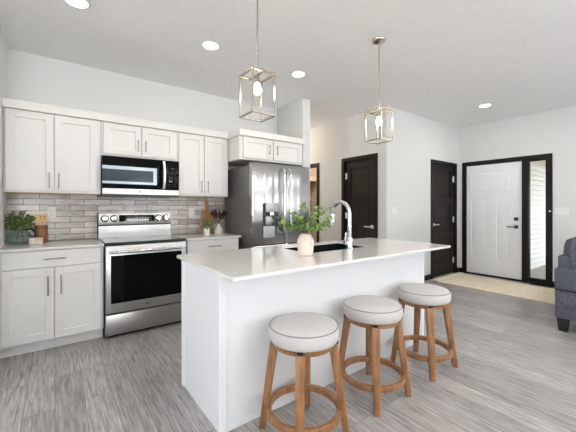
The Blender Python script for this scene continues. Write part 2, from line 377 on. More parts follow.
# walls behind the camera and beside it, with their windows
WZ0, WZ1 = .5, 2.4
def pierced(axis, pos, a0, a1, wins):
    b = MB(); cur = a0
    def bx(u0, u1, z0, z1):
        if axis == 'y': b.box(u0, u1, pos-.12, pos, z0, z1)
        else: b.box(pos-.12, pos, u0, u1, z0, z1)
    for c, wd in wins:
        bx(cur, c-wd/2, 0, CE); bx(c-wd/2, c+wd/2, 0, WZ0); bx(c-wd/2, c+wd/2, WZ1, CE); cur = c+wd/2
    bx(cur, a1, 0, CE); return b
struct(pierced('y', SY, WX-.12, XR+.12, WIN_S), 'wall_front', M['wall'])
struct(pierced('x', XR+.12, SY, FY0+.03, WIN_E), 'wall_right_living', M['wall'])
struct(pierced('x', WX, SY, 3.02, WIN_W), 'wall_dining_side', M['wall'])
wi = 2
for axis, pos, wins in (('y', SY-.06, WIN_S), ('x', WX-.06, WIN_W), ('x', XR+.06, WIN_E)):
    for c, wd in wins:
        b = MB(); f = .06
        for (u0, u1, z0, z1) in ((c-wd/2, c-wd/2+f, WZ0, WZ1), (c+wd/2-f, c+wd/2, WZ0, WZ1), (c-wd/2+f, c+wd/2-f, WZ0, WZ0+f), (c-wd/2+f, c+wd/2-f, WZ1-f, WZ1), (c-f/2, c+f/2, WZ0+f, WZ1-f)):
            if axis == 'y': b.box(u0, u1, pos-.04, pos+.04, z0, z1)
            else: b.box(pos-.04, pos+.04, u0, u1, z0, z1)
        fr_ = struct(b, 'window_%d' % wi, M['wdoor']); wi += 1
        b = MB()
        if axis == 'y': b.box(c-wd/2+f, c+wd/2-f, pos-.004, pos+.004, WZ0+f, WZ1-f)
        else: b.box(pos-.004, pos+.004, c-wd/2+f, c+wd/2-f, WZ0+f, WZ1-f)
        b.build('pane', M['winglass'], fr_)
# mudroom behind the hall opening
struct(MB().box(XH+.12, XR+.12, 4.12, 4.24, 0, CE), 'wall_mudroom_near', M['tan'])
struct(MB().box(XR, XR+.12, YH+.12, 4.12, 0, CE), 'wall_closet_side', M['wall'])
struct(MB().box(XH+.12, 5.6, 6.48, 6.6, 0, CE), 'wall_mudroom_far', M['tan'])
struct(MB().box(5.6, 5.72, 4.12, 6.6, 0, CE), 'wall_mudroom_side', M['tan'])

# espresso casings: trim_n
tr = [0]
def trim(b, mat=None):
    tr[0] += 1
    return struct(b, 'trim_%d' % tr[0], mat or M['btrim'])
cw, ct = .062, .016
def casing_x(x, y0, y1, z, depth=.12, jamb=True):      # around an opening in a wall x = const, facing -x
    b = MB(); b.box(x-ct, x, y0-cw, y0, 0, z+cw, .003).box(x-ct, x, y1, y1+cw, 0, z+cw, .003).box(x-ct, x, y0, y1, z, z+cw, .003)
    b.box(x, x+depth, y0-.015, y0, 0, z).box(x, x+depth, y1, y1+.015, 0, z).box(x, x+depth, y0-.015, y1+.015, z, z+.015)
    return trim(b)
def casing_y(y, x0, x1, z):
    b = MB(); b.box(x0-cw, x0, y-ct, y, 0, z+cw, .003).box(x1, x1+cw, y-ct, y, 0, z+cw, .003).box(x0, x1, y-ct, y, z, z+cw, .003)
    b.box(x0-.015, x0, y, y+.12, 0, z).box(x1, x1+.015, y, y+.12, 0, z).box(x0-.015, x1+.015, y, y+.12, z, z+.015)
    return trim(b)
casing_x(XH, *D1, DH); casing_x(XH, *OP, DH); casing_y(YH, *D2, DH)

# panelled door facing -x or -y. local coords: u along width, v up, depth outwards
def door_slab(name, axis, pos, u0, u1, z0, z1, panels, mat, thick=.04, rec=.016):
    b = MB()
    def bx(a0, a1, d0, d1, zz0, zz1, bev=0):
        if axis == 'x': b.box(pos+d0, pos+d1, a0, a1, zz0, zz1, bev)
        else: b.box(a0, a1, pos+d0, pos+d1, zz0, zz1, bev)
    bx(u0, u1, rec, thick, z0, z1)
    us = sorted({u0, u1} | {p[0] for p in panels} | {p[1] for p in panels}); zs = sorted({z0, z1} | {p[2] for p in panels} | {p[3] for p in panels})
    for i in range(len(us)-1):
        j = 0
        while j < len(zs)-1:
            def solid(j_):
                cu, cz = (us[i]+us[i+1])/2, (zs[j_]+zs[j_+1])/2
                return not any(p[0] < cu < p[1] and p[2] < cz < p[3] for p in panels)
            if solid(j):
                k = j
                while k+1 < len(zs)-1 and solid(k+1): k += 1
                bx(us[i], us[i+1], 0, rec+.001, zs[j], zs[k+1]); j = k+1
            else: j += 1
    for p in panels:                                          # raised field inside each recess
        m = .035
        bx(p[0]+m, p[1]-m, rec-.006, rec+.001, p[2]+m, p[3]-m, .003)
    return struct(b, name, mat)
def lever(door, axis, pos, u, z, dirn, mat, rose='square'):
    b = MB()
    def P(a, d, zz): return (pos-d, a, zz) if axis == 'x' else (a, pos-d, zz)
    if axis == 'x': b.box(pos-.012, pos, u-.028, u+.028, z-.028, z+.028, .003)
    else: b.box(u-.028, u+.028, pos-.012, pos, z-.028, z+.028, .003)
    b.cyl(P(u, .01, z), P(u, .052, z), .011).cyl(P(u-dirn*.01, .047, z), P(u+dirn*.125, .047, z), .010, bev=.002)
    return b.build('door_handle', mat, door)
def hinge(door, axis, pos, u, z, mat):
    b = MB()
    if axis == 'x': b.cyl((pos-.006, u, z-.055), (pos-.006, u, z+.055), .010).box(pos-.003, pos-.0005, u-.028, u+.028, z-.05, z+.05)
    else: b.cyl((u, pos-.006, z-.055), (u, pos-.006, z+.055), .010).box(u-.028, u+.028, pos-.003, pos-.0005, z-.05, z+.05)
    b.build('hinge', mat, door)
def three_panel(u0, u1):
    m = .115
    return [(u0+m, u1-m, 1.43, 1.93), (u0+m, u1-m, .80, 1.30), (u0+m, u1-m, .22, .68)]
d1 = door_slab('door_1', 'x', XH+.022, D1[0]+.003, D1[1]-.003, .012, DH-.003, [(D1[0]+.11, D1[1]-.11, 1.43, 1.92), (D1[0]+.11, D1[1]-.11, .22, 1.33)], M['bdoor'])
lever(d1, 'x', XH+.022, D1[0]+.065, .95, 1, M['mwhandle'])
for z in (1.80, 1.12, .25): hinge(d1, 'x', XH+.02, D1[1]-.02, z, M['mwhandle'])
d2 = door_slab('door_2', 'y', YH+.022, D2[0]+.003, D2[1]-.003, .012, DH-.003, three_panel(*D2), M['bdoor'])
lever(d2, 'y', YH+.022, D2[0]+.06, .95, 1, M['mwhandle'])
for z in (1.80, 1.03, .25): hinge(d2, 'y', YH+.02, D2[1]-.02, z, M['mwhandle'])
# front door: dark frame, white slab, sidelight
b = MB()
b.box(XR-ct, XR, FY1-.065, FY1, 0, FZ, .003).box(XR-ct, XR, FY0, FY0+.065, 0, FZ, .003).box(XR-ct, XR, FY0+.065, FY1-.065, FZ-.065, FZ, .003)
b.box(XR, XR+.12, FY1-.075, FY1-.03, 0, FZ-.03).box(XR, XR+.12, FY0+.03, FY0+.075, 0, FZ-.03).box(XR, XR+.12, FY0+.075, FY1-.075, FZ-.075, FZ-.03)
b.box(XR-ct, XR+.12, 1.775, 1.86, 0, FZ-.07)                      # mullion between slab and sidelight
b.box(XR-.005, XR+.12, FY0+.075, FY1-.075, 0, .03)                   # threshold
trim(b)
FD = (1.863, 2.748)
d3 = door_slab('door_3', 'x', XR+.012, FD[0], FD[1], .034, FZ-.078, [(FD[0]+.15, FD[1]-.08, 1.52, 1.91), (FD[0]+.15, FD[0]+.385, .30, 1.405), (FD[0]+.515, FD[1]-.08, .34, 1.405)], M['wdoor'], .045, .008)
lever(d3, 'x', XR+.012, 1.945, .925, 1, M['vent'])
bb = MB().box(XR-.008, XR+.012, 1.945-.030, 1.945+.030, 1.03, 1.09, .004).cyl((XR-.016, 1.945, 1.06), (XR-.008, 1.945, 1.06), .02)
bb.build('deadbolt', M['vent'], d3)
for z in (1.78, 1.05, .28): hinge(d3, 'x', XR+.01, FD[1]-.012, z, M['mwhandle'])
b = MB(); wy0, wy1, wz0, wz1 = FY0+.075, 1.775, .03, FZ-.075
b.box(XR+.02, XR+.07, wy0, wy0+.02, wz0, wz1).box(XR+.02, XR+.07, wy1-.012, wy1, wz0, wz1).box(XR+.02, XR+.07, wy0+.02, wy1-.012, wz0, wz0+.06).box(XR+.02, XR+.07, wy0+.02, wy1-.012, wz1-.02, wz1)
sl = struct(b, 'window_1', M['btrim'])
MB().box(XR+.04, XR+.05, wy0+.02, wy1-.012, wz0+.06, wz1-.02).build('pane', M['winglass'], sl)
MB().cyl((XR-ct-.012, FY0+.03, 1.20), (XR-ct, FY0+.03, 1.20), .013).build('contact_sensor', M['plate'], sl)

# dark baseboards
def base(name, b): return struct(b, name, M['btrim'])
bh, bt = .09, .014
base('baseboard_hall', MB().box(XH-bt, XH, YH-bt, D1[0]-cw, 0, bh, .003).box(XH-bt, XH, D1[1]+cw, OP[0]-cw, 0, bh, .003))
base('baseboard_entry', MB().box(XH, D2[0]-cw, YH-bt, YH, 0, bh, .003).box(D2[1]+cw, XR-bt, YH-bt, YH, 0, bh, .003))
base('baseboard_right', MB().box(XR-bt, XR, FY1, YH-bt, 0, bh, .003).box(XR-bt, XR, SY, FY0, 0, bh, .003))

# porch outside the sidelight
b = MB(); Y = 2.28
z = -.08
b.box(XR+.14, 13, Y+.02, Y+.10, -.08, 2.66)
while z < 2.62:
    b.hexa([(XR+.14, Y-.022, z), (13, Y-.022, z), (13, Y+.03, z), (XR+.14, Y+.03, z)], [(XR+.14, Y-.010, z+.096), (13, Y-.010, z+.096), (13, Y+.03, z+.096), (XR+.14, Y+.03, z+.096)]); z += .108
struct(b, 'wall_porch_siding', M['siding'], smooth=False)
struct(MB().box(XR+.14, 13, -3, Y+.1, -.2, -.085), 'floor_porch', M['concrete'])
struct(MB().box(XR+.14, 11.6, -2.5, Y+.1, 2.22, 2.34), 'ceiling_porch', M['soffit'])  # soffit deepened out of view to shade the siding

struct(MB().box(XR+.14, 11.6, -2.5, -2.4, -.085, 2.22), 'wall_porch_blocker', M['siding'])  # unseen wall added to keep sky light off the siding
# ------------------------------------------------------------------ kitchen run
YU, YB = 3.7036, 3.4056          # door faces of uppers, counter front edge
def pull(door, p, horizontal, L, mat):
    x, y, z = p; b = MB()
    if horizontal:
        b.cyl((x-L/2, y-.03, z), (x+L/2, y-.03, z), .0055, 12)
        for s in (-1, 1): b.cyl((x+s*L*.38, y, z), (x+s*L*.38, y-.03, z), .0045, 10)
    else:
        b.cyl((x, y-.03, z-L/2), (x, y-.03, z+L/2), .0055, 12)
        for s in (-1, 1): b.cyl((x, y, z+s*L*.38), (x, y-.03, z+s*L*.38), .0045, 10)
    return b.build('handle', mat, door)
def shaker(parent, name, x0, x1, z0, z1, y, fr=.06, thick=.020, rec=.012, flat=False):
    """y = front face, the door goes back by thick"""
    b = MB(); bv = .0015
    if flat: b.box(x0, x1, y, y+thick, z0, z1, .002)
    else:
        b.box(x0+fr-.004, x1-fr+.004, y+rec, y+thick, z0+fr-.004, z1-fr+.004)
        b.box(x0, x0+fr, y, y+thick, z0, z1, bv).box(x1-fr, x1, y, y+thick, z0, z1, bv)
        b.box(x0+fr, x1-fr, y, y+thick, z0, z0+fr, bv).box(x0+fr, x1-fr, y, y+thick, z1-fr, z1, bv)
    return b.build(name, M['cab'], parent)
def upper(x0, x1, z0, z1, doors, yf, label, hz, hl, yb=None, under=True, zframe=None):
    yb = yb or YW-.001
    t = thing('upper_cabinet', label, 'cabinet', ((x0+x1)/2, yb, z0), 'white shaker wall cabinets')
    MB().box(x0+.001, x1-.001, yf+.022, yb, z0+(.004 if under else 0), z1).build('body', M['cab'], t)
    if under: MB().box(x0+.004, x1-.004, yf+.024, yb, z0, z0+.004).build('underside', M['under'], t)
    for (a, c, hx) in doors:
        d = shaker(t, 'door', a, c, z0+.022, (zframe or z1)-.012, yf)
        pull(d, (hx, yf, hz), False, hl, M['nickel'])
    return t
ZUB, ZUT = 1.3947, 2.145
upper(-.370, .376, ZUB, ZUT, [(-.353, -.010, -.042), (-.003, .340, .030)], YU, 'tall white shaker wall cabinet at the left end, above the leafy jug', 1.51, .15)
upper(.378, 1.150, 1.795, ZUT, [(.397, .755, .722), (.763, 1.118, .797)], YU, 'short white two-door wall cabinet directly above the microwave', 1.925, .12)
upper(1.152, 1.7985, ZUB, ZUT, [(1.165, 1.466, 1.432), (1.474, 1.772, 1.512)], YU, 'tall white two-door wall cabinet above the cutting boards', 1.51, .15)
upper(1.803, 2.800, 1.853, ZUT, [(1.850, 2.262, 2.222), (2.300, 2.760, 2.340)], 3.400, 'deep white two-door cabinet directly above the steel refrigerator', 2.005, .12, under=False)
# crown boards on top of the uppers
crown = MB().box(-.3705, 1.787, YU-.020, YU+.01, ZUT-.002, 2.2185, .002).box(-.3705, 1.787, YU+.01, YW-.001, ZUT+.001, 2.212)
tag(crown.build('crown_board', M['cab'], loc=(0, YU, ZUT)), 'long flat white crown board along the top of the wall cabinets', 'moulding')
crown = MB().box(1.788, 2.803, 3.380, 3.41, ZUT-.002, 2.2185, .002).box(1.788, 1.8035, 3.41, YW-.002, ZUT-.002, 2.2185, .001).box(1.81, 2.803, 3.41, YW-.002, ZUT+.001, 2.212)
tag(crown.build('crown_board', M['cab'], loc=(2, 3.4, ZUT)), 'stepped-out white crown board on the cabinet above the refrigerator', 'moulding')

# backsplash
bs = MB().box(XL+.001, 1.95, YW-.009, YW-.0005, .9145, ZUB-.0005)
tag(bs.build('tile_backsplash', M['tile'], smooth=False), 'grey glazed subway tile backsplash behind the range', 'backsplash')
def outlet(name, x, z, y, label, cat, kind='outlet', wdt=.072):
    t = thing(name, label, cat, (x, y, z))
    MB().box(x-wdt/2, x+wdt/2, y-.006, y, z-.058, z+.058, .003).build('cover_plate', M['plate'], t)
    for s in (-1, 1):
        MB().box(x-.017, x+.017, y-.008, y-.005, z+s*.024-.016, z+s*.024+.016, .002).build('socket', M['plate'], t)
        MB().box(x-.008, x-.005, y-.0085, y-.0078, z+s*.024-.006, z+s*.024+.006).box(x+.005, x+.008, y-.0085, y-.0078, z+s*.024-.006, z+s*.024+.006).build('slot', M['mark'], t)
outlet('wall_outlet', -.029, 1.206, YW-.009, 'white outlet plate on the tiles beside the wooden utensil crock', 'outlet')
outlet('wall_outlet', 1.43, 1.19, YW-.009, 'white outlet plate on the tiles between range and cutting boards', 'outlet')
def switch(n, axis, pos, u, z, label):
    wd = .05*n+.022
    t = thing('light_switch', label, 'switch', (pos, u, z) if axis == 'x' else (u, pos, z))
    def bx(b, a0, a1, d0, d1, z0, z1, bv):
        if axis == 'x': b.box(pos-d1, pos-d0, a0, a1, z0, z1, bv)
        else: b.box(a0, a1, pos-d1, pos-d0, z0, z1, bv)
        return b
    bx(MB(), u-wd/2, u+wd/2, 0, .006, z-.06, z+.06, .002).build('cover_plate', M['plate'], t)
    for k in range(n):
        c = u+(k-(n-1)/2)*.046
        bx(MB(), c-.016, c+.016, .005, .010, z-.033, z+.033, .002).build('rocker', M['plate'], t)
switch(2, 'y', YH, 4.21, 1.205, 'white double switch plate on the wall between the dark doors')
switch(3, 'x', XR, 1.345, 1.20, 'wide white triple switch plate on the wall right of the sidelight')

# base cabinets
def basecab(x0, x1, label, dz, doors, pulls, drawer_x, hx):
    t = thing('base_cabinet', label, 'cabinet', ((x0+x1)/2, YW, 0), 'white shaker base cabinets')
    yf = YB+.022
    MB().box(x0, x1, yf+.021, YW-.002, .105, .892).build('body', M['cab'], t)
    MB().box(x0, x1, yf+.09, yf+.11, .001, .105).build('toe_kick', M['cab'], t)
    d = shaker(t, 'drawer', drawer_x[0], drawer_x[1], dz, .884, yf, flat=True)
    pull(d, (hx, yf, (dz+.884)/2), True, .155, M['nickel'])
    for (a, c, px) in doors:
        dd = shaker(t, 'door', a, c, .112, dz-.006, yf, .062); pull(dd, (px, yf, dz-.006-.155), False, .165, M['nickel'])
    return t
basecab(-.370, .370, 'white base cabinet with drawer and two doors left of the range', .742, [(-.350, -.007, -.048), (-.002, .353, .043)], 1, (-.350, .353), .0)
basecab(1.152, 1.806, 'white base cabinet between the range and the refrigerator', .742, [(1.165, 1.477, 1.44), (1.482, 1.793, 1.52)], 1, (1.165, 1.793), 1.48)
tag(MB().box(XL+.001, .372, YB, YW-.0095, .894, .914, .003).build('countertop', M['quartz'], loc=(0, YW, .894)), 'white quartz counter left of the range, holding the leafy jug', 'countertop')
tag(MB().box(1.152, 1.825, YB, YW-.0095, .894, .914, .003).build('countertop', M['quartz'], loc=(1.5, YW, .894)), 'small white quartz counter between range and refrigerator', 'countertop')

# ------------------------------------------------------------------ range
X0, X1 = .378, 1.146
t = thing('range', 'freestanding stainless steel electric range with black oven window', 'stove', ((X0+X1)/2, 3.7, 0))
MB().box(X0, X1, YB+.03, 4.035, .03, .905, .003).build('body', M['dark'], t)
MB().box(X0+.03, X1-.03, YB+.06, 4.0, .001, .03).build('foot_plinth', M['dark'], t)
MB().box(X0, X1, YB-.002, 3.965, .905, .922, .004).build('cooktop', M['cook'], t)
MB().box(X0-.002, X1+.002, YB-.010, YB-.0025, .909, .921, .001).build('cooktop_edge', M['dark'], t)
for (cx_, cy_, r_) in ((X0+.20, 3.55, .10), (X0+.20, 3.81, .08), (X1-.20, 3.55, .085), (X1-.20, 3.81, .08)):
    MB().lathe([(r_-.003, .9222), (r_, .9224), (r_+.002, .9222)], (cx_, cy_, 0), 40).build('burner_marking', M['mark'], t)
bgd = MB().box(X0, X1, 3.975, 4.035, .905, 1.055, .003).box(X0, X1, 3.962, 4.035, 1.066, 1.200, .005, 2).box(X0+.004, X1-.004, 3.985, 4.03, 1.05, 1.07).build('backguard', M['steel'], t)
MB().box(X0+.003, X1-.003, 3.970, 3.99, 1.055, 1.066).box(X0-.004, X0, 3.965, 4.035, .905, 1.203).build('backguard_gap', M['dark'], bgd)
YBG = 3.962
disp = MB().box(.575, .955, YBG-.004, YBG+.002, 1.098, 1.172, .002).build('display', M['bglass'], bgd)
for i in range(6):
    for j in range(2): MB().box(.755+i*.03, .770+i*.03, YBG-.0046, YBG-.0038, 1.115+j*.025, 1.120+j*.025).build('key_mark', M['markl'], disp)
for cx_ in (.438, .527, .995, 1.085):
    k = MB().cyl((cx_, YBG+.001, 1.135), (cx_, YBG-.006, 1.135), .040, 28, bev=.002).build('knob', M['dark'], bgd)
    MB().cyl((cx_, YBG-.006, 1.135), (cx_, YBG-.032, 1.135), .032, 28, .029, bev=.003).box(cx_-.004, cx_+.004, YBG-.036, YBG-.03, 1.11, 1.16, .001).build('knob_cap', M['chrome'], k)
od = MB().box(X0+.004, X1-.004, YB-.008, YB+.029, .243, .890, .005, 2).build('oven_door', M['steel'], t)
MB().box(.425, 1.095, YB-.0095, YB-.005, .335, .795, .002).build('oven_window', M['bglass'], od)
b = MB().cyl((X0+.025, YB-.055, .832), (X1-.025, YB-.055, .832), .0125, 18)
for x in (X0+.05, X1-.05): b.box(x-.014, x+.014, YB-.055, YB-.006, .822, .842, .003)
b.build('oven_handle', M['chrome'], od)
def text_mesh(s, size, Mx, mat, name, parent):
    cu = bpy.data.curves.new('t', 'FONT'); cu.body = s; cu.size = size; cu.extrude = .0004; cu.align_x = 'LEFT'; cu.align_y = 'CENTER'
    o = bpy.data.objects.new('t', cu); C.objects.link(o)
    dg = bpy.context.evaluated_depsgraph_get(); me = bpy.data.meshes.new_from_object(o.evaluated_get(dg))
    bpy.data.objects.remove(o); bpy.data.curves.remove(cu)
    me.transform(Mx); me.transform(Matrix.Translation(-OFF[parent.name])); me.name = name
    me.materials.clear(); me.materials.append(mat)
    r = bpy.data.objects.new(name, me); C.objects.link(r); r.parent = parent; OFF[r.name] = OFF[parent.name]
    return r
RX = Matrix.Rotation(math.pi/2, 4, 'X')
MB().cyl((.745, YB-.008, .29), (.745, YB-.0092, .29), .012, 20).build('badge', M['mark'], od)
text_mesh('LG', .022, Matrix.Translation((.763, YB-.0088, .29)) @ RX, M['mark'], 'badge_letters', od)
sd = MB().box(X0+.004, X1-.004, YB-.006, YB+.029, .035, .230, .005, 2).build('storage_drawer', M['steel'], t)

# ------------------------------------------------------------------ microwave
t = thing('microwave', 'black and steel over-the-range microwave above the stove', 'microwave', (.76, YW, 1.372))
XM0, XM1, YM, ZM0, ZM1 = .381, 1.147, 3.654, 1.376, 1.788
MB().box(XM0, XM1, YM+.03, YW-.012, ZM0, ZM1, .003).build('body', M['dark'], t)
MB().box(XM0, XM1, YM+.005, YM+.03, ZM0, 1.39).box(XM0+.1, XM1-.1, YM+.08, YM+.2, ZM0-.006, ZM0).build('vent_grille', M['dark'], t)
md = MB().box(XM0, .985, YM, YM+.03, 1.458, ZM1, .004, 2).build('door', M['bglass'], t)
MB().box(XM0, .905, YM-.0018, YM+.001, 1.655, 1.69).box(XM0, .905, YM-.0018, YM+.001, 1.505, 1.53).box(.868, .905, YM-.0018, YM+.001, 1.53, 1.655).build('window_bands', M['mwbands'], md)  # pale bands along three sides of the window
MB().box(XM0+.002, .868, YM-.001, YM+.001, 1.53, 1.655).build('window', M['mwwin'], md)
b = MB(); pts = []
for i in range(13):
    a = i/12; zz = 1.465+a*(1.775-1.465); pts.append((zz, .016+.034*math.sin(math.pi*a)**.7))
for (za, da), (zb, db_) in zip(pts[:-1], pts[1:]):
    b.hexa([(.962, YM-da-.010, za), (.985, YM-da-.010, za), (.985, YM-da+.004, za), (.962, YM-da+.004, za)], [(.962, YM-db_-.010, zb), (.985, YM-db_-.010, zb), (.985, YM-db_+.004, zb), (.962, YM-db_+.004, zb)])
b.box(.964, .983, YM-.02, YM, 1.467, 1.487).box(.964, .983, YM-.02, YM, 1.753, 1.773)
b.build('handle', M['mwhandle'], md)
cp = MB().box(.988, XM1, YM, YM+.03, 1.458, ZM1, .004, 2).build('control_panel', M['bglass'], t)
for i in range(3):
    for j in range(6): MB().box(1.03+i*.033, 1.042+i*.033, YM-.0006, YM+.001, 1.49+j*.027, 1.495+j*.027).build('key_mark', M['mark'], cp)
MB().box(1.06, 1.09, YM-.0006, YM+.001, 1.695, 1.706).build('clock_mark', M['mark'], cp)
MB().box(XM0, XM1, YM-.002, YM+.03, 1.396, 1.456, .003).build('steel_strip', M['steel'], t)
st = t.children[-1]
MB().cyl((.73, YM-.002, 1.427), (.73, YM-.0032, 1.427), .011, 20).build('badge', M['mark'], st)
text_mesh('LG', .02, Matrix.Translation((.746, YM-.0028, 1.427)) @ RX, M['mark'], 'badge_letters', st)

# ------------------------------------------------------------------ refrigerator
YF = 3.25; XF0, XF1 = 1.886, 2.795
t = thing('refrigerator', 'stainless french-door refrigerator with water dispenser', 'refrigerator', (2.34, 3.7, 0))
MB().box(XF0+.004, XF1-.004, YF+.075, 4.02, .03, 1.775, .004).build('body', M['fside'], t)
MB().box(XF0+.03, XF1-.03, YF+.1, 3.95, .001, .03).build('foot_plinth', M['dark'], t)
XC = 2.372
def fdoor(x0, x1):
    b = MB(); n = 10                                        # gently bowed steel front
    pr = [(x0+(x1-x0)*i/n, YF+.012-.012*math.sin(math.pi*(.08+.84*i/n))) for i in range(n+1)]
    poly = pr+[(x1, YF+.072), (x0, YF+.072)]
    b.prism(poly, Matrix.Translation((0, 0, .80)), 1.803-.80, .004)
    return b.build('door', M['fsteel'], t, angle=25)
dl = fdoor(XF0, XC-.004); dr = fdoor(XC+.004, XF1)
b = MB(); b.box(XF0, XF1, YF, YF+.072, .06, .79, .006, 2); fz = b.build('freezer_drawer', M['fsteel'], t)
MB().cyl((XF0+.06, YF-.055, .70), (XF1-.06, YF-.055, .70), .013, 16).box(XF0+.09, XF0+.12, YF-.055, YF, .69, .71).box(XF1-.12, XF1-.09, YF-.055, YF, .69, .71).build('handle', M['chrome'], fz)
for d, hx in ((dl, XC-.048), (dr, XC+.048)):
    pts = [(hx, YF+.004, .93), (hx, YF-.040, .935), (hx, YF-.055, .97)]
    for i in range(1, 12): pts.append((hx, YF-.055-.012*math.sin(math.pi*i/12), .97+i/12*.74))
    pts += [(hx, YF-.055, 1.71), (hx, YF-.040, 1.745), (hx, YF+.004, 1.75)]
    MB().tube(pts, .0135, 14).build('handle', M['chrome'], d)
for x in (XF0+.05, XF1-.05): MB().box(x-.045, x+.045, YF+.03, YF+.13, 1.776, 1.806, .006, 2).build('hinge_cover', M['dark'], t)
# dispenser
DX0, DX1 = 2.035, 2.262
dp = MB().box(DX0, DX1, YF-.006, YF+.006, 1.02, 1.305, .004).build('dispenser', M['dark'], dl)
MB().box(DX0+.026, DX1-.022, YF-.035, YF-.004, 1.20, 1.318, .006, 2).build('control_face', M['panelgrey'], dp)
MB().cyl((2.15, YF-.022, 1.165), (2.15, YF-.022, 1.20), .032, 20).build('nozzle', M['chrome'], dp)
MB().box(2.070, 2.160, YF-.014, YF-.004, 1.045, 1.150, .012, 2).build('paddle', M['panelgrey'], dp)
MB().box(DX0+.004, DX1-.06, YF-.012, YF+.004, .885, 1.028, .003).build('drip_panel', M['panelgrey'], dp)

# ------------------------------------------------------------------ island
t = thing('kitchen_island', 'long white kitchen island with plain panels and seating overhang', 'island', (1.75, 1.9, 0))
bx0, bx1, by0, by1 = .722, 2.7958, 1.602, 2.2198
MB().box(bx0+.006, bx1-.006, by0+.006, by1, .001, .05).box(bx0+.006, bx1-.006, by0+.006, by0+.026, .05, .893).box(bx0+.006, bx0+.026, by0+.026, by1, .05, .893).box(bx1-.026, bx1-.006, by0+.026, by1, .05, .893).box(bx0+.026, bx1-.026, by1-.02, by1, .05, .893).build('body', M['island'], t)
for (a, c, e, g) in ((bx0-.003, bx0+.045, by0-.003, by0+.012), (bx1-.045, bx1+.003, by0-.003, by0+.012)):
    MB().box(a, c, e, g, .001, .893, .002).build('corner_post', M['island'], t)
MB().box(bx0-.002, bx0+.012, by1-.02, by1+.02, .001, .893, .002).build('corner_post', M['island'], t)
MB().box(bx1-.012, bx1+.002, by1-.02, by1+.02, .001, .893, .002).build('corner_post', M['island'], t)
# worktop with the sink cut-out
SXa, SXb, SYa, SYb = 1.535, 2.205, 1.793, 2.15
TX0, TX1, TY0, TY1 = .700, 2.885, 1.385, 2.306
bmt = bmesh.new()
def rr(x0, x1, y0, y1, r, n=6):
    P = []
    for cx_, cy_, a0 in ((x1-r, y1-r, 0), (x0+r, y1-r, 90), (x0+r, y0+r, 180), (x1-r, y0+r, 270)):
        for i in range(n+1):
            a = math.radians(a0+90*i/n); P.append((cx_+r*math.cos(a), cy_+r*math.sin(a)))
    return P
outer = rr(TX0, TX1, TY0, TY1, .025); inner = rr(SXa, SXb, SYa, SYb, .002)
vo = [bmt.verts.new((x, y, .914)) for x, y in outer]; vi = [bmt.verts.new((x, y, .914)) for x, y in inner]
N = len(vo)
for k in range(N): bmt.faces.new((vo[k], vo[(k+1) % N], vi[(k+1) % N], vi[k]))
bmesh.ops.recalc_face_normals(bmt, faces=list(bmt.faces))
ex = bmesh.ops.extrude_face_region(bmt, geom=list(bmt.faces))
bmesh.ops.translate(bmt, verts=[g for g in ex['geom'] if isinstance(g, bmesh.types.BMVert)], vec=(0, 0, -.020))
bmesh.ops.recalc_face_normals(bmt, faces=list(bmt.faces))
bmesh.ops.bevel(bmt, geom=[e for e in bmt.edges if abs(e.verts[0].co.z-e.verts[1].co.z) < 1e-6 and len(e.link_faces) == 2 and abs(e.link_faces[0].normal.dot(e.link_faces[1].normal)) < .3], offset=.003, segments=2, affect='EDGES')
m_ = MB(); m_.bm.free(); m_.bm = bmt
tag(m_.build('island_countertop', M['quartz'], loc=(1.8, 1.85, .894)), 'glossy white quartz island top with a sink cut-out', 'countertop')
# sink
b = MB(); q = .010; e_ = .0012; zt = .9105
b.box(SXa+e_, SXb-e_, SYa+e_, SYb-e_, .68, .69).box(SXa+e_, SXa+q, SYa+e_, SYb-e_, .69, zt).box(SXb-q, SXb-e_, SYa+e_, SYb-e_, .69, zt).box(SXa+q, SXb-q, SYa+e_, SYa+q, .69, zt).box(SXa+q, SXb-q, SYb-q, SYb-e_, .69, zt)
t = tag(b.build('sink', M['sink'], loc=(1.86, 1.95, .68)), 'black undermount sink set into the island top', 'sink')
MB().lathe([(0, .6915), (.035, .6915), (.045, .690), (.045, .688)], (1.86, 1.95, 0), 24).build('drain', M['chrome'], t)
# faucet
FX, FYY = 1.935, 1.756
t = thing('faucet', 'tall chrome gooseneck faucet on the island beside the sink', 'faucet', (FX, FYY, .914))
MB().lathe([(0, .9145), (.032, .9145), (.032, .922), (.026, .928), (.026, 1.005), (.022, 1.015), (0, 1.015)], (FX, FYY, 0), 28).build('base', M['chrome'], t)
pts = [(FX, FYY, 1.0), (FX, FYY, 1.1), (FX, FYY, 1.20)]
R_ = .098
for i in range(1, 15):
    a = math.pi*i/14*1.02; pts.append((FX, FYY+R_-R_*math.cos(a), 1.205+R_*math.sin(a)))
p_end = pts[-1]; pts.append((FX, p_end[1], p_end[2]-.03))
MB().tube(pts, .0165, 18).build('spout', M['chrome'], t)
MB().cyl((FX, p_end[1], 1.175), (FX, p_end[1]+.002, 1.105), .0155, 18, .020, bev=.002).build('spray_head', M['chrome'], t)
hl = MB().cyl((FX-.005, FYY, .965), (FX-.055, FYY, .972), .019, 18, bev=.002).tube([(FX-.045, FYY, .975), (FX-.055, FYY-.004, 1.0), (FX-.048, FYY-.01, 1.055)], .009, 12, [.010, .009, .007])
hl.build('lever', M['chrome'], t)

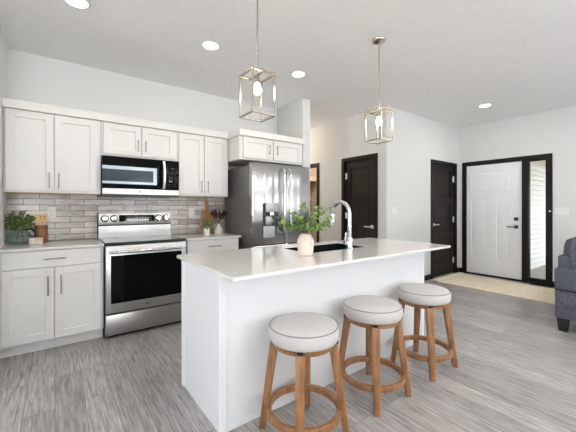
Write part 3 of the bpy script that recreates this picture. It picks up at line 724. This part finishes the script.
# ------------------------------------------------------------------ bar stools
def stool(cx_, cy_, label):
    t = thing('bar_stool', label, 'stool', (cx_, cy_, 0), 'round linen bar stools at the island')
    P = [(0, .524), (.175, .524), (.188, .530), (.196, .546), (.198, .570), (.196, .590), (.190, .603), (.183, .610), (.15, .617), (.08, .621), (0, .622)]
    s = MB().lathe(P, (cx_, cy_, 0), 56).build('seat', M['seat'], t, angle=80)
    ring = [(cx_+.1908*math.cos(2*math.pi*k/56), cy_+.1908*math.sin(2*math.pi*k/56), .6045) for k in range(57)]
    MB().tube(ring, .0032, 8, cap=False).build('piping', M['pipe'], s)
    MB().lathe([(.140, .496), (.168, .496), (.168, .518), (.140, .518), (.140, .496)], (cx_, cy_, 0), 48).build('apron_ring', M['stool'], t)
    MB().cyl((cx_, cy_, .510), (cx_, cy_, .524), .09, 24).build('swivel_plate', M['dark'], t)
    cb_ = MB()
    for sg in (-1, 1):
        u_ = Vector((1, sg, 0)).normalized(); w_ = Vector((-sg, 1, 0)).normalized(); c0 = Vector((cx_, cy_, 0))
        pts_ = [c0+u_*e+w_*g for e, g in ((-.192, -.015), (.192, -.015), (.192, .015), (-.192, .015))]
        cb_.hexa([p_+Vector((0, 0, .512+.0005*sg)) for p_ in pts_], [p_+Vector((0, 0, .523+.0005*sg)) for p_ in pts_])
    cb_.build('cross_brace', M['dark'], t)
    for k in range(4):
        a = math.pi/4+k*math.pi/2; ra = Vector((math.cos(a), math.sin(a), 0)); ta = Vector((-math.sin(a), math.cos(a), 0)); c = Vector((cx_, cy_, 0))
        def quad(r, z, wt, th): return [c+ra*(r-th/2)-ta*wt/2+Vector((0, 0, z)), c+ra*(r+th/2)-ta*wt/2+Vector((0, 0, z)), c+ra*(r+th/2)+ta*wt/2+Vector((0, 0, z)), c+ra*(r-th/2)+ta*wt/2+Vector((0, 0, z))]
        b = MB().hexa(quad(.238, .001, .038, .034), quad(.164, .511, .050, .048), .004)
        b.build('leg', M['stool'], t)
    MB().lathe([(.186, .118), (.208, .118), (.211, .122), (.211, .150), (.208, .154), (.186, .154), (.183, .150), (.183, .122), (.186, .118)], (cx_, cy_, 0), 56).build('footrest_ring', M['stool'], t)
    return t
s1 = stool(1.118, 1.355, 'nearest bar stool, cut off by the bottom edge of the picture')
dup(s1, (.607, .005, 0), 'middle bar stool of the three, whole legs and footrest in view')
dup(s1, (1.243, .002, 0), 'farthest bar stool, at the island end nearest the front door')

# ------------------------------------------------------------------ ceiling lights
def downlight(x, y, label, power=2, first=None):
    t = thing('recessed_downlight', label, 'ceiling light', (x, y, CE), 'recessed ceiling lights')
    MB().lathe([(.070, CE-.0005), (.085, CE-.0005), (.085, CE-.005), (.070, CE-.008), (.070, CE-.0005)], (x, y, 0), 36).build('trim_ring', M['plate'], t)
    MB().lathe([(0, CE-.004), (.069, CE-.004), (.069, CE-.002), (0, CE-.002)], (x, y, 0), 36).build('lens', M['lens'], t)
    l = bpy.data.lights.new('downlight', 'AREA'); l.shape = 'DISK'; l.size = .13; l.energy = power; l.color = (1, .93, .84)
    o = bpy.data.objects.new('downlight_lamp', l); C.objects.link(o); o.location = (0, 0, -.012); o.parent = t
downlight(.132, 2.82, 'recessed downlight cut off by the top edge of the picture, far left')
downlight(1.184, 2.82, 'recessed downlight between the left one and the first pendant lantern')
downlight(2.248, 2.82, 'recessed downlight between the two pendant lanterns, before the refrigerator')
downlight(5.193, 2.0, 'recessed downlight in the entry, in front of the white door', 4)

def pendant(x, y, label):
    t = thing('pendant_light', label, 'pendant lamp', (x, y, CE), 'lantern pendants over the island')
    MB().lathe([(0, CE-.001), (.062, CE-.001), (.062, CE-.012), (.055, CE-.022), (.02, CE-.03), (0, CE-.03)], (x, y, 0), 32).build('canopy', M['frame'], t)
    MB().cyl((x, y, CE-.03), (x, y, 2.148), .006, 12).build('rod', M['frame'], t)
    a = .085; z0, z1 = 1.862, 2.150; p = .006
    b = MB()
    for sx_ in (-1, 1):
        for sy_ in (-1, 1): b.box(x+sx_*a-p, x+sx_*a+p, y+sy_*a-p, y+sy_*a+p, z0, z1, .001)
    for zz in (z0+p, z1-p):
        for s_ in (-1, 1):
            b.box(x-a+p, x+a-p, y+s_*a-p, y+s_*a+p, zz-p, zz+p, .001); b.box(x+s_*a-p, x+s_*a+p, y-a+p, y+a-p, zz-p, zz+p, .001)
    b.box(x-.012, x+.012, y-a, y+a, z1-.008, z1-.002).build('lantern_frame', M['frame'], t)
    MB().cyl((x, y, z1-.008), (x, y, z1-.062), .016, 18, bev=.002).build('socket', M['nickel'], t)
    MB().lathe([(0, 2.015), (.016, 2.019), (.026, 2.033), (.028, 2.048), (.020, 2.068), (.013, 2.085), (.013, 2.092), (0, 2.092)], (x, y, 0), 24).build('bulb', M['bulb'], t)
    return t
p1 = pendant(1.084, 1.8, 'nearer, left lantern pendant hanging over the island end')
dup(p1, (1.296, 0, 0), 'farther, right lantern pendant with its round canopy in view')

# ------------------------------------------------------------------ things on the counters
def leaves(n, centre, ext, L, W, up=.35, seed=1, ball=True):
    rnd = random.Random(seed); b = MB(); c = Vector(centre)
    for _ in range(n):
        while True:
            v = Vector((rnd.uniform(-1, 1), rnd.uniform(-1, 1), rnd.uniform(-1, 1)))
            if .15 < v.length < 1: break
        p = c+Vector((v.x*ext[0], v.y*ext[1], v.z*ext[2])); d = Vector((v.x, v.y, v.z*.4+rnd.uniform(-.6, .5)))+Vector((rnd.uniform(-.6, .6), rnd.uniform(-.6, .6), 0))
        b.leaf(p, d, (rnd.uniform(-.5, .5), rnd.uniform(-.5, .5), 1), L*rnd.uniform(.7, 1.2), W*rnd.uniform(.7, 1.2))
    return b
# island vase with its branches
vx, vy = 1.450, 1.737
tag(MB().lathe([(0, .9145), (.050, .9145), (.054, .919), (.0625, 1.015), (.062, 1.022), (.040, 1.062), (.030, 1.068), (.024, 1.070), (.024, 1.063), (.028, 1.05), (.05, 1.015), (.045, .93), (0, .925)], (vx, vy, 0), 14).build('vase', M['vase'], loc=(vx, vy, .914), angle=18),
    'faceted beige stoneware vase on the island beside the sink', 'vase')
t = thing('leafy_branches', 'loose bright green leafy branches standing in the beige vase', 'plant', (vx, vy, 1.06))
rnd = random.Random(11); sb = MB(); lb = MB()
Rv = Vector((math.cos(TH), -math.sin(TH), 0)); Dv = Vector((math.sin(TH), math.cos(TH), 0))
for i, (sxx, dep, hh) in enumerate([(-.225, .03, 1.155), (-.19, -.06, 1.19), (-.12, .08, 1.235), (-.07, -.07, 1.20), (-.02, .04, 1.285), (.05, -.05, 1.22), (.10, .07, 1.26), (.15, -.04, 1.25), (.20, .03, 1.175), (.17, .06, 1.13), (-.14, .0, 1.12), (.08, -.09, 1.14), (-.05, .09, 1.16)]):
    top = Vector((vx, vy, hh))+Rv*sxx+Dv*dep; bot = Vector((vx, vy, 1.045))+Rv*sxx*.04
    mid = bot.lerp(top, .45)+Vector((0, 0, .05))
    path = [(bot*(1-s)*(1-s)+mid*2*s*(1-s)+top*s*s) for s in [k/7 for k in range(8)]]
    sb.tube(path, .002, 6, [.0026-.0016*k/7 for k in range(8)])
    for k in range(3, 8):
        for _ in range(3):
            d = Vector((rnd.uniform(-1, 1), rnd.uniform(-1, 1), rnd.uniform(-.5, .5)))
            lb.leaf(path[k], d, (rnd.uniform(-.6, .6), rnd.uniform(-.6, .6), 1), rnd.uniform(.028, .050), rnd.uniform(.022, .036), .2, .3)
sb.build('stem', M['stem'], t); lb.build('leaves', M['leaf'], t)
# left counter: glass jug with greenery, crock, spoons, patterned block
jx, jy = -.272, 3.905
jug = MB().lathe([(0, .9145), (.075, .9145), (.092, .925), (.097, .955), (.092, .99), (.075, 1.02), (.052, 1.04), (.045, 1.055), (.048, 1.062), (.043, 1.062), (.041, 1.054), (.049, 1.038), (.071, 1.017), (.087, .988), (.092, .955), (.087, .93), (0, .922)], (jx, jy, 0), 36)
jg = tag(jug.build('glass_jug', M['jug'], loc=(jx, jy, .914)), 'round teal glass jug with dark handle in the left counter corner', 'jug')
MB().tube([(jx+.044, jy-.02, 1.045), (jx+.09, jy-.04, 1.055), (jx+.122, jy-.055, 1.02), (jx+.118, jy-.052, .975), (jx+.104, jy-.045, .955)], .0085, 10).build('handle', M['dark'], jg)
t = thing('greenery_bunch', 'bushy dark green sprigs standing in the teal glass jug', 'plant', (jx, jy, 1.05))
leaves(210, (jx, jy-.02, 1.135), (.118, .10, .075), .042, .026, seed=4).build('leaves', M['leafd'], t)
b = MB()
for k in range(9):
    a = k*.7; b.tube([(jx+.02*math.cos(a), jy+.02*math.sin(a), .95), (jx+.03*math.cos(a), jy+.03*math.sin(a), 1.06), (jx+.08*math.cos(a), jy+.07*math.sin(a), 1.16)], .002, 6)
b.build('stem', M['stem'], t)
kx, ky = -.112, 3.955
tag(MB().lathe([(0, .9145), (.050, .9145), (.052, .918), (.052, 1.080), (.050, 1.084), (.044, 1.084), (.044, .93), (0, .925)], (kx, ky, 0), 32).build('utensil_crock', M['acacia'], loc=(kx, ky, .914)), 'round brown wood utensil crock in front of the tiles', 'crock')
def utensil(name, dx, dy, lean, label, slot, hz_=1.195, hw=.022):
    base_ = Vector((kx+dx*.4, ky+dy*.4, .935)); top = Vector((kx+dx+lean, ky+dy, hz_))
    ax = (top-base_); L = ax.length; ya = ax.normalized(); za = Vector((.1, -1, 0)); za = (za-ya*za.dot(ya)).normalized(); xa = ya.cross(za); q_ = Matrix((xa, ya, za)).transposed().to_4x4()
    poly = [(-.006, 0), (.006, 0), (.007, L*.70), (hw, L*.80), (hw*1.05, L*.95), (hw*.6, L), (-hw*.6, L), (-hw*1.05, L*.95), (-hw, L*.80), (-.007, L*.70)]
    Mx = Matrix.Translation(base_) @ q_ @ Matrix.Translation((0, 0, -.003))
    b = MB().prism(poly, Mx, .006, .0015)
    o = b.build(name, M['bamboo'], loc=tuple(base_)); tag(o, label, 'utensil', 'bamboo utensils in the crock')
    if slot:
        s_ = MB(); s_.prism([(-.005, L*.80), (.005, L*.80), (.005, L*.93), (-.005, L*.93)], Mx @ Matrix.Translation((0, 0, -.0012)), .0084); s_.build('slot', M['acacia'], o)
utensil('wooden_spoon', -.026, -.006, -.010, 'leftmost pale bamboo spatula in the wooden crock, tilted left', False)
utensil('wooden_spatula', -.004, .022, .0, 'pale bamboo spatula in the crock, between its two neighbours', False, 1.165, .018)
utensil('slotted_spatula', .024, -.012, .008, 'slotted bamboo spatula on the right of the crock, beside the outlet', True)
tag(MB().box(-.192, -.092, 3.735, 3.79, .9145, .975, .003).build('napkin_block', M['block'], loc=(-.14, 3.76, .9145)), 'small cream patterned block standing in front of the crock', 'ornament')
# right counter: boards, potted succulent, bottle vase with dried stems
def paddle(x, z0, wb, hb, wh, hh, ybase, lean, label, rot=0):
    poly = []
    for i in range(9): a = math.pi+math.pi*i/8*.0; 
    r = wb/2
    poly = [(-r*.85, 0), (r*.85, 0), (r, .03), (r, hb*.72), (r*.8, hb*.92), (wh/2+.006, hb*1.02), (wh/2, hb*1.08), (wh/2, hb+hh-.012), (wh/2-.01, hb+hh), (-wh/2+.01, hb+hh), (-wh/2, hb+hh-.012), (-wh/2, hb*1.08), (-wh/2-.006, hb*1.02), (-r*.8, hb*.92), (-r, hb*.72), (-r, .03)]
    Mx = Matrix.Translation((x, ybase, z0)) @ Matrix.Rotation(math.pi/2-lean, 4, 'X') @ Matrix.Rotation(rot, 4, 'Z') @ Matrix.Translation((0, 0, -.009))
    return tag(MB().prism(poly, Mx, .018, .003).build('cutting_board', M['board'], loc=(x, ybase, z0)), label, 'cutting board', 'paddle boards on the right counter')
paddle(1.635, .916, .150, .27, .045, .175, 3.995, .08, 'tall paddle cutting board with long handle, leaning on the tiles')
paddle(1.585, .916, .125, .20, .032, .10, 3.955, .11, 'shorter paddle cutting board in front of the tall one', .05)
px_, py_ = 1.485, 3.665
t = thing('potted_succulent', 'small bushy green plant in a white cylinder pot', 'plant', (px_, py_, .914))
MB().lathe([(0, .9145), (.034, .9145), (.036, .918), (.038, 1.005), (.034, 1.005), (.033, .99), (0, .99)], (px_, py_, 0), 28).build('pot', M['white'], t)
MB().lathe([(0, .992), (.0325, .991)], (px_, py_, 0), 20).build('soil', M['vent'], t)
leaves(130, (px_, py_, 1.055), (.075, .075, .055), .032, .022, seed=9).build('foliage', M['leafs'], t)
bx_, by_ = 1.715, 3.83
tag(MB().lathe([(0, .9145), (.055, .9145), (.062, .922), (.060, .95), (.040, .99), (.020, 1.018), (.013, 1.035), (.014, 1.048), (.010, 1.048), (.009, 1.035), (.03, .985), (.05, .95), (0, .925)], (bx_, by_, 0), 32).build('bottle_vase', M['white'], loc=(bx_, by_, .914)), 'squat white bottle vase beside the refrigerator', 'vase')
t = thing('dried_stems', 'dark burgundy dried stems standing in the white bottle vase', 'plant', (bx_, by_, 1.03))
b = MB(); lb = MB(); pb = MB(); rnd = random.Random(3)
for k in range(12):
    s_ = -.085+.19*k/11; top = Vector((bx_, by_, 1.165+rnd.uniform(-.02, .035)))+Rv*s_+Dv*rnd.uniform(-.04, .04)
    p0 = Vector((bx_, by_, 1.035)); path = [p0.lerp(top, q_/5)+Vector((0, 0, .02*math.sin(math.pi*q_/5))) for q_ in range(6)]
    b.tube(path, .0016, 6)
    tgt = pb if k in (4, 5) else lb
    for q_ in range(2, 6):
        for _ in range(3): tgt.leaf(path[q_], (path[5]-path[0])+Vector((rnd.uniform(-.1, .1), rnd.uniform(-.1, .1), rnd.uniform(-.03, .05))), (rnd.uniform(-1, 1), rnd.uniform(-1, 1), .5), .046, .022)
b.build('stem', M['stem'], t); lb.build('seed_heads', M['dried'], t); pb.build('pale_seed_heads', M['driedp'], t)

# ------------------------------------------------------------------ entry: rug, floor register, mudroom fittings
t = thing('entry_rug', 'cream jute rug with fringed end in front of the white door', 'rug', (5.7, 1.9, 0))
b = MB(); nx, ny = 30, 40
b.box(5.18, 6.14, .95, 2.715, .001, .011, .003)
b.build('mat', M['jute'], t)
rnd = random.Random(5); b = MB()
for k in range(14):
    x = 5.20+.92*k/13
    for s_ in range(7):
        f_ = (s_-3)*.007; e = 2.835+rnd.uniform(-.02, .015)
        b.tube([(x+f_*.5, 2.708, .008), (x+f_*.4, 2.745, .024), (x+f_*2.2+rnd.uniform(-.006, .006), e-.03, .016), (x+f_*2.8, e, .008)], .006, 6, [.007, .009, .007, .004])
fo = b.build('fringe', M['fringe'], t); fo['kind'] = 'stuff'
t = thing('floor_register', 'dark slotted floor vent below the sidelight', 'vent', (6.21, 1.58, 0))
MB().box(6.165, 6.27, 1.43, 1.73, .0005, .006, .002).build('grille_frame', M['vent'], t)
b = MB()
for k in range(12): b.box(6.18, 6.255, 1.45+k*.022, 1.456+k*.022, .006, .0075)
b.build('grille_slats', M['dark'], t)
# mudroom shelf and rail seen through the opening
t = thing('wall_shelf', 'pale oak wall shelf in the mudroom beyond the dark opening', 'shelf', (4.9, 6.48, 1.95))
MB().box(XH+.13, 5.59, 6.08, 6.479, 1.95, 2.06, .004).build('shelf_board', M['oak'], t)
t = thing('coat_rack', 'oak coat rail with dark hooks under the mudroom shelf', 'coat rack', (4.9, 6.48, 1.6))
MB().box(XH+.13, 5.59, 6.44, 6.479, 1.64, 1.69, .004).build('rail', M['oak'], t)
for k in range(9):
    x = 4.30+k*.15
    MB().tube([(x, 6.44, 1.735), (x, 6.40, 1.735), (x, 6.375, 1.75), (x, 6.37, 1.775)], .007, 8).box(x-.014, x+.014, 6.436, 6.479, 1.70, 1.77).build('hook', M['dark'], t)
tag(MB().box(XH+.13, 5.59, 6.44, 6.478, .02, 1.45, .003).build('bench_panel', M['brown'], loc=(4.9, 6.46, .02)), 'brown wood wall panel under the mudroom coat rail', 'panel')
def flush_light(x, y, label, power, col, name='ceiling_lamp'):
    t = thing(name, label, 'ceiling light', (x, y, CE))
    MB().lathe([(0, CE-.001), (.13, CE-.001), (.13, CE-.02), (0, CE-.02)], (x, y, 0), 32).build('base_plate', M['nickel'], t)
    MB().lathe([(.12, CE-.02), (.11, CE-.05), (.07, CE-.075), (0, CE-.085)], (x, y, 0), 32).build('shade', M['lens'], t)
    l = bpy.data.lights.new('lamp', 'POINT'); l.energy = power; l.color = col; l.shadow_soft_size = .1
    o = bpy.data.objects.new('lamp_light', l); C.objects.link(o); o.parent = t; o.location = (0, 0, -.2)
flush_light(4.75, 5.4, 'flush lamp on the mudroom ceiling', 26, (1, .88, .76))
flush_light(3.5, 5.4, 'flush lamp on the back hall ceiling', 26, (1, .82, .66))

# ------------------------------------------------------------------ sofa
t = thing('sofa', 'charcoal tweed sofa seen at its back corner by the right edge', 'sofa', (5.1, .5, 0))
MB().box(4.20, 4.40, .05, .958, .43, .641, .012, 3).build('arm', M['sofa'], t)
MB().box(4.203, 6.05, .06, .954, .14, .428, .010, 2).build('base', M['sofa'], t)
MB().box(4.300, 5.95, .78, .952, .40, .765, .02, 3).build('back_frame', M['sofa'], t)
MB().box(5.86, 6.05, .05, .958, .43, .641, .012, 3).build('arm', M['sofa'], t)
for x in (4.24, 5.93):
    for y in (.10, .856):
        MB().hexa([(x+.012, y+.012, .001), (x+.078, y+.012, .001), (x+.078, y+.078, .001), (x+.012, y+.078, .001)], [(x, y, .14), (x+.095, y, .14), (x+.095, y+.095, .14), (x, y+.095, .14)], .003).build('leg', M['dark'], t)
MB().box(4.41, 5.85, .04, .74, .43, .56, .03, 3).build('seat_cushion', M['sofa'], t)
def puffy(x0, x1, y0, y1, z0, z1, name, mat, parent):
    b = bmesh.new(); bmesh.ops.create_cube(b, size=2); bmesh.ops.subdivide_edges(b, edges=list(b.edges), cuts=9, use_grid_fill=True)
    for v in b.verts:
        x, y, z = v.co
        prof = (max(0, 1-abs(x)**3.2)*max(0, 1-abs(z)**3.2))**.42
        k = 1-.06*(x*x*z*z)
        v.co = Vector(((x0+x1)/2+x*k*(x1-x0)/2, (y0+y1)/2+y*(.12+.88*prof)*(y1-y0)/2, (z0+z1)/2+z*k*(z1-z0)/2))
    m_ = MB(); m_.bm.free(); m_.bm = b
    return m_.build(name, mat, parent, angle=75)
c1 = puffy(4.292, 5.10, .72, .945, .56, .957, 'back_cushion', M['sofa'], t)
c2 = puffy(5.12, 5.92, .72, .945, .56, .957, 'back_cushion', M['sofa'], t)

for cu_, (xa, xb) in ((c1, (4.292, 5.10)), (c2, (5.12, 5.92))):
    pr = []
    for i in range(49):
        a = 2*math.pi*i/48; ca, sa = math.cos(a), math.sin(a); e = .28
        pr.append(((xa+xb)/2+(xb-xa)/2*.985*math.copysign(abs(ca)**e, ca), .757, .7585+.1985*.985*math.copysign(abs(sa)**e, sa)))
    MB().tube(pr, .007, 8, cap=False).build('welt', M['sofad'], cu_)
MB().tube([(4.199, .952, .428), (4.199, .06, .428)], .006, 8).build('welt', M['sofad'], t)
t.location = (5.1-.13, .5-.03, 0)
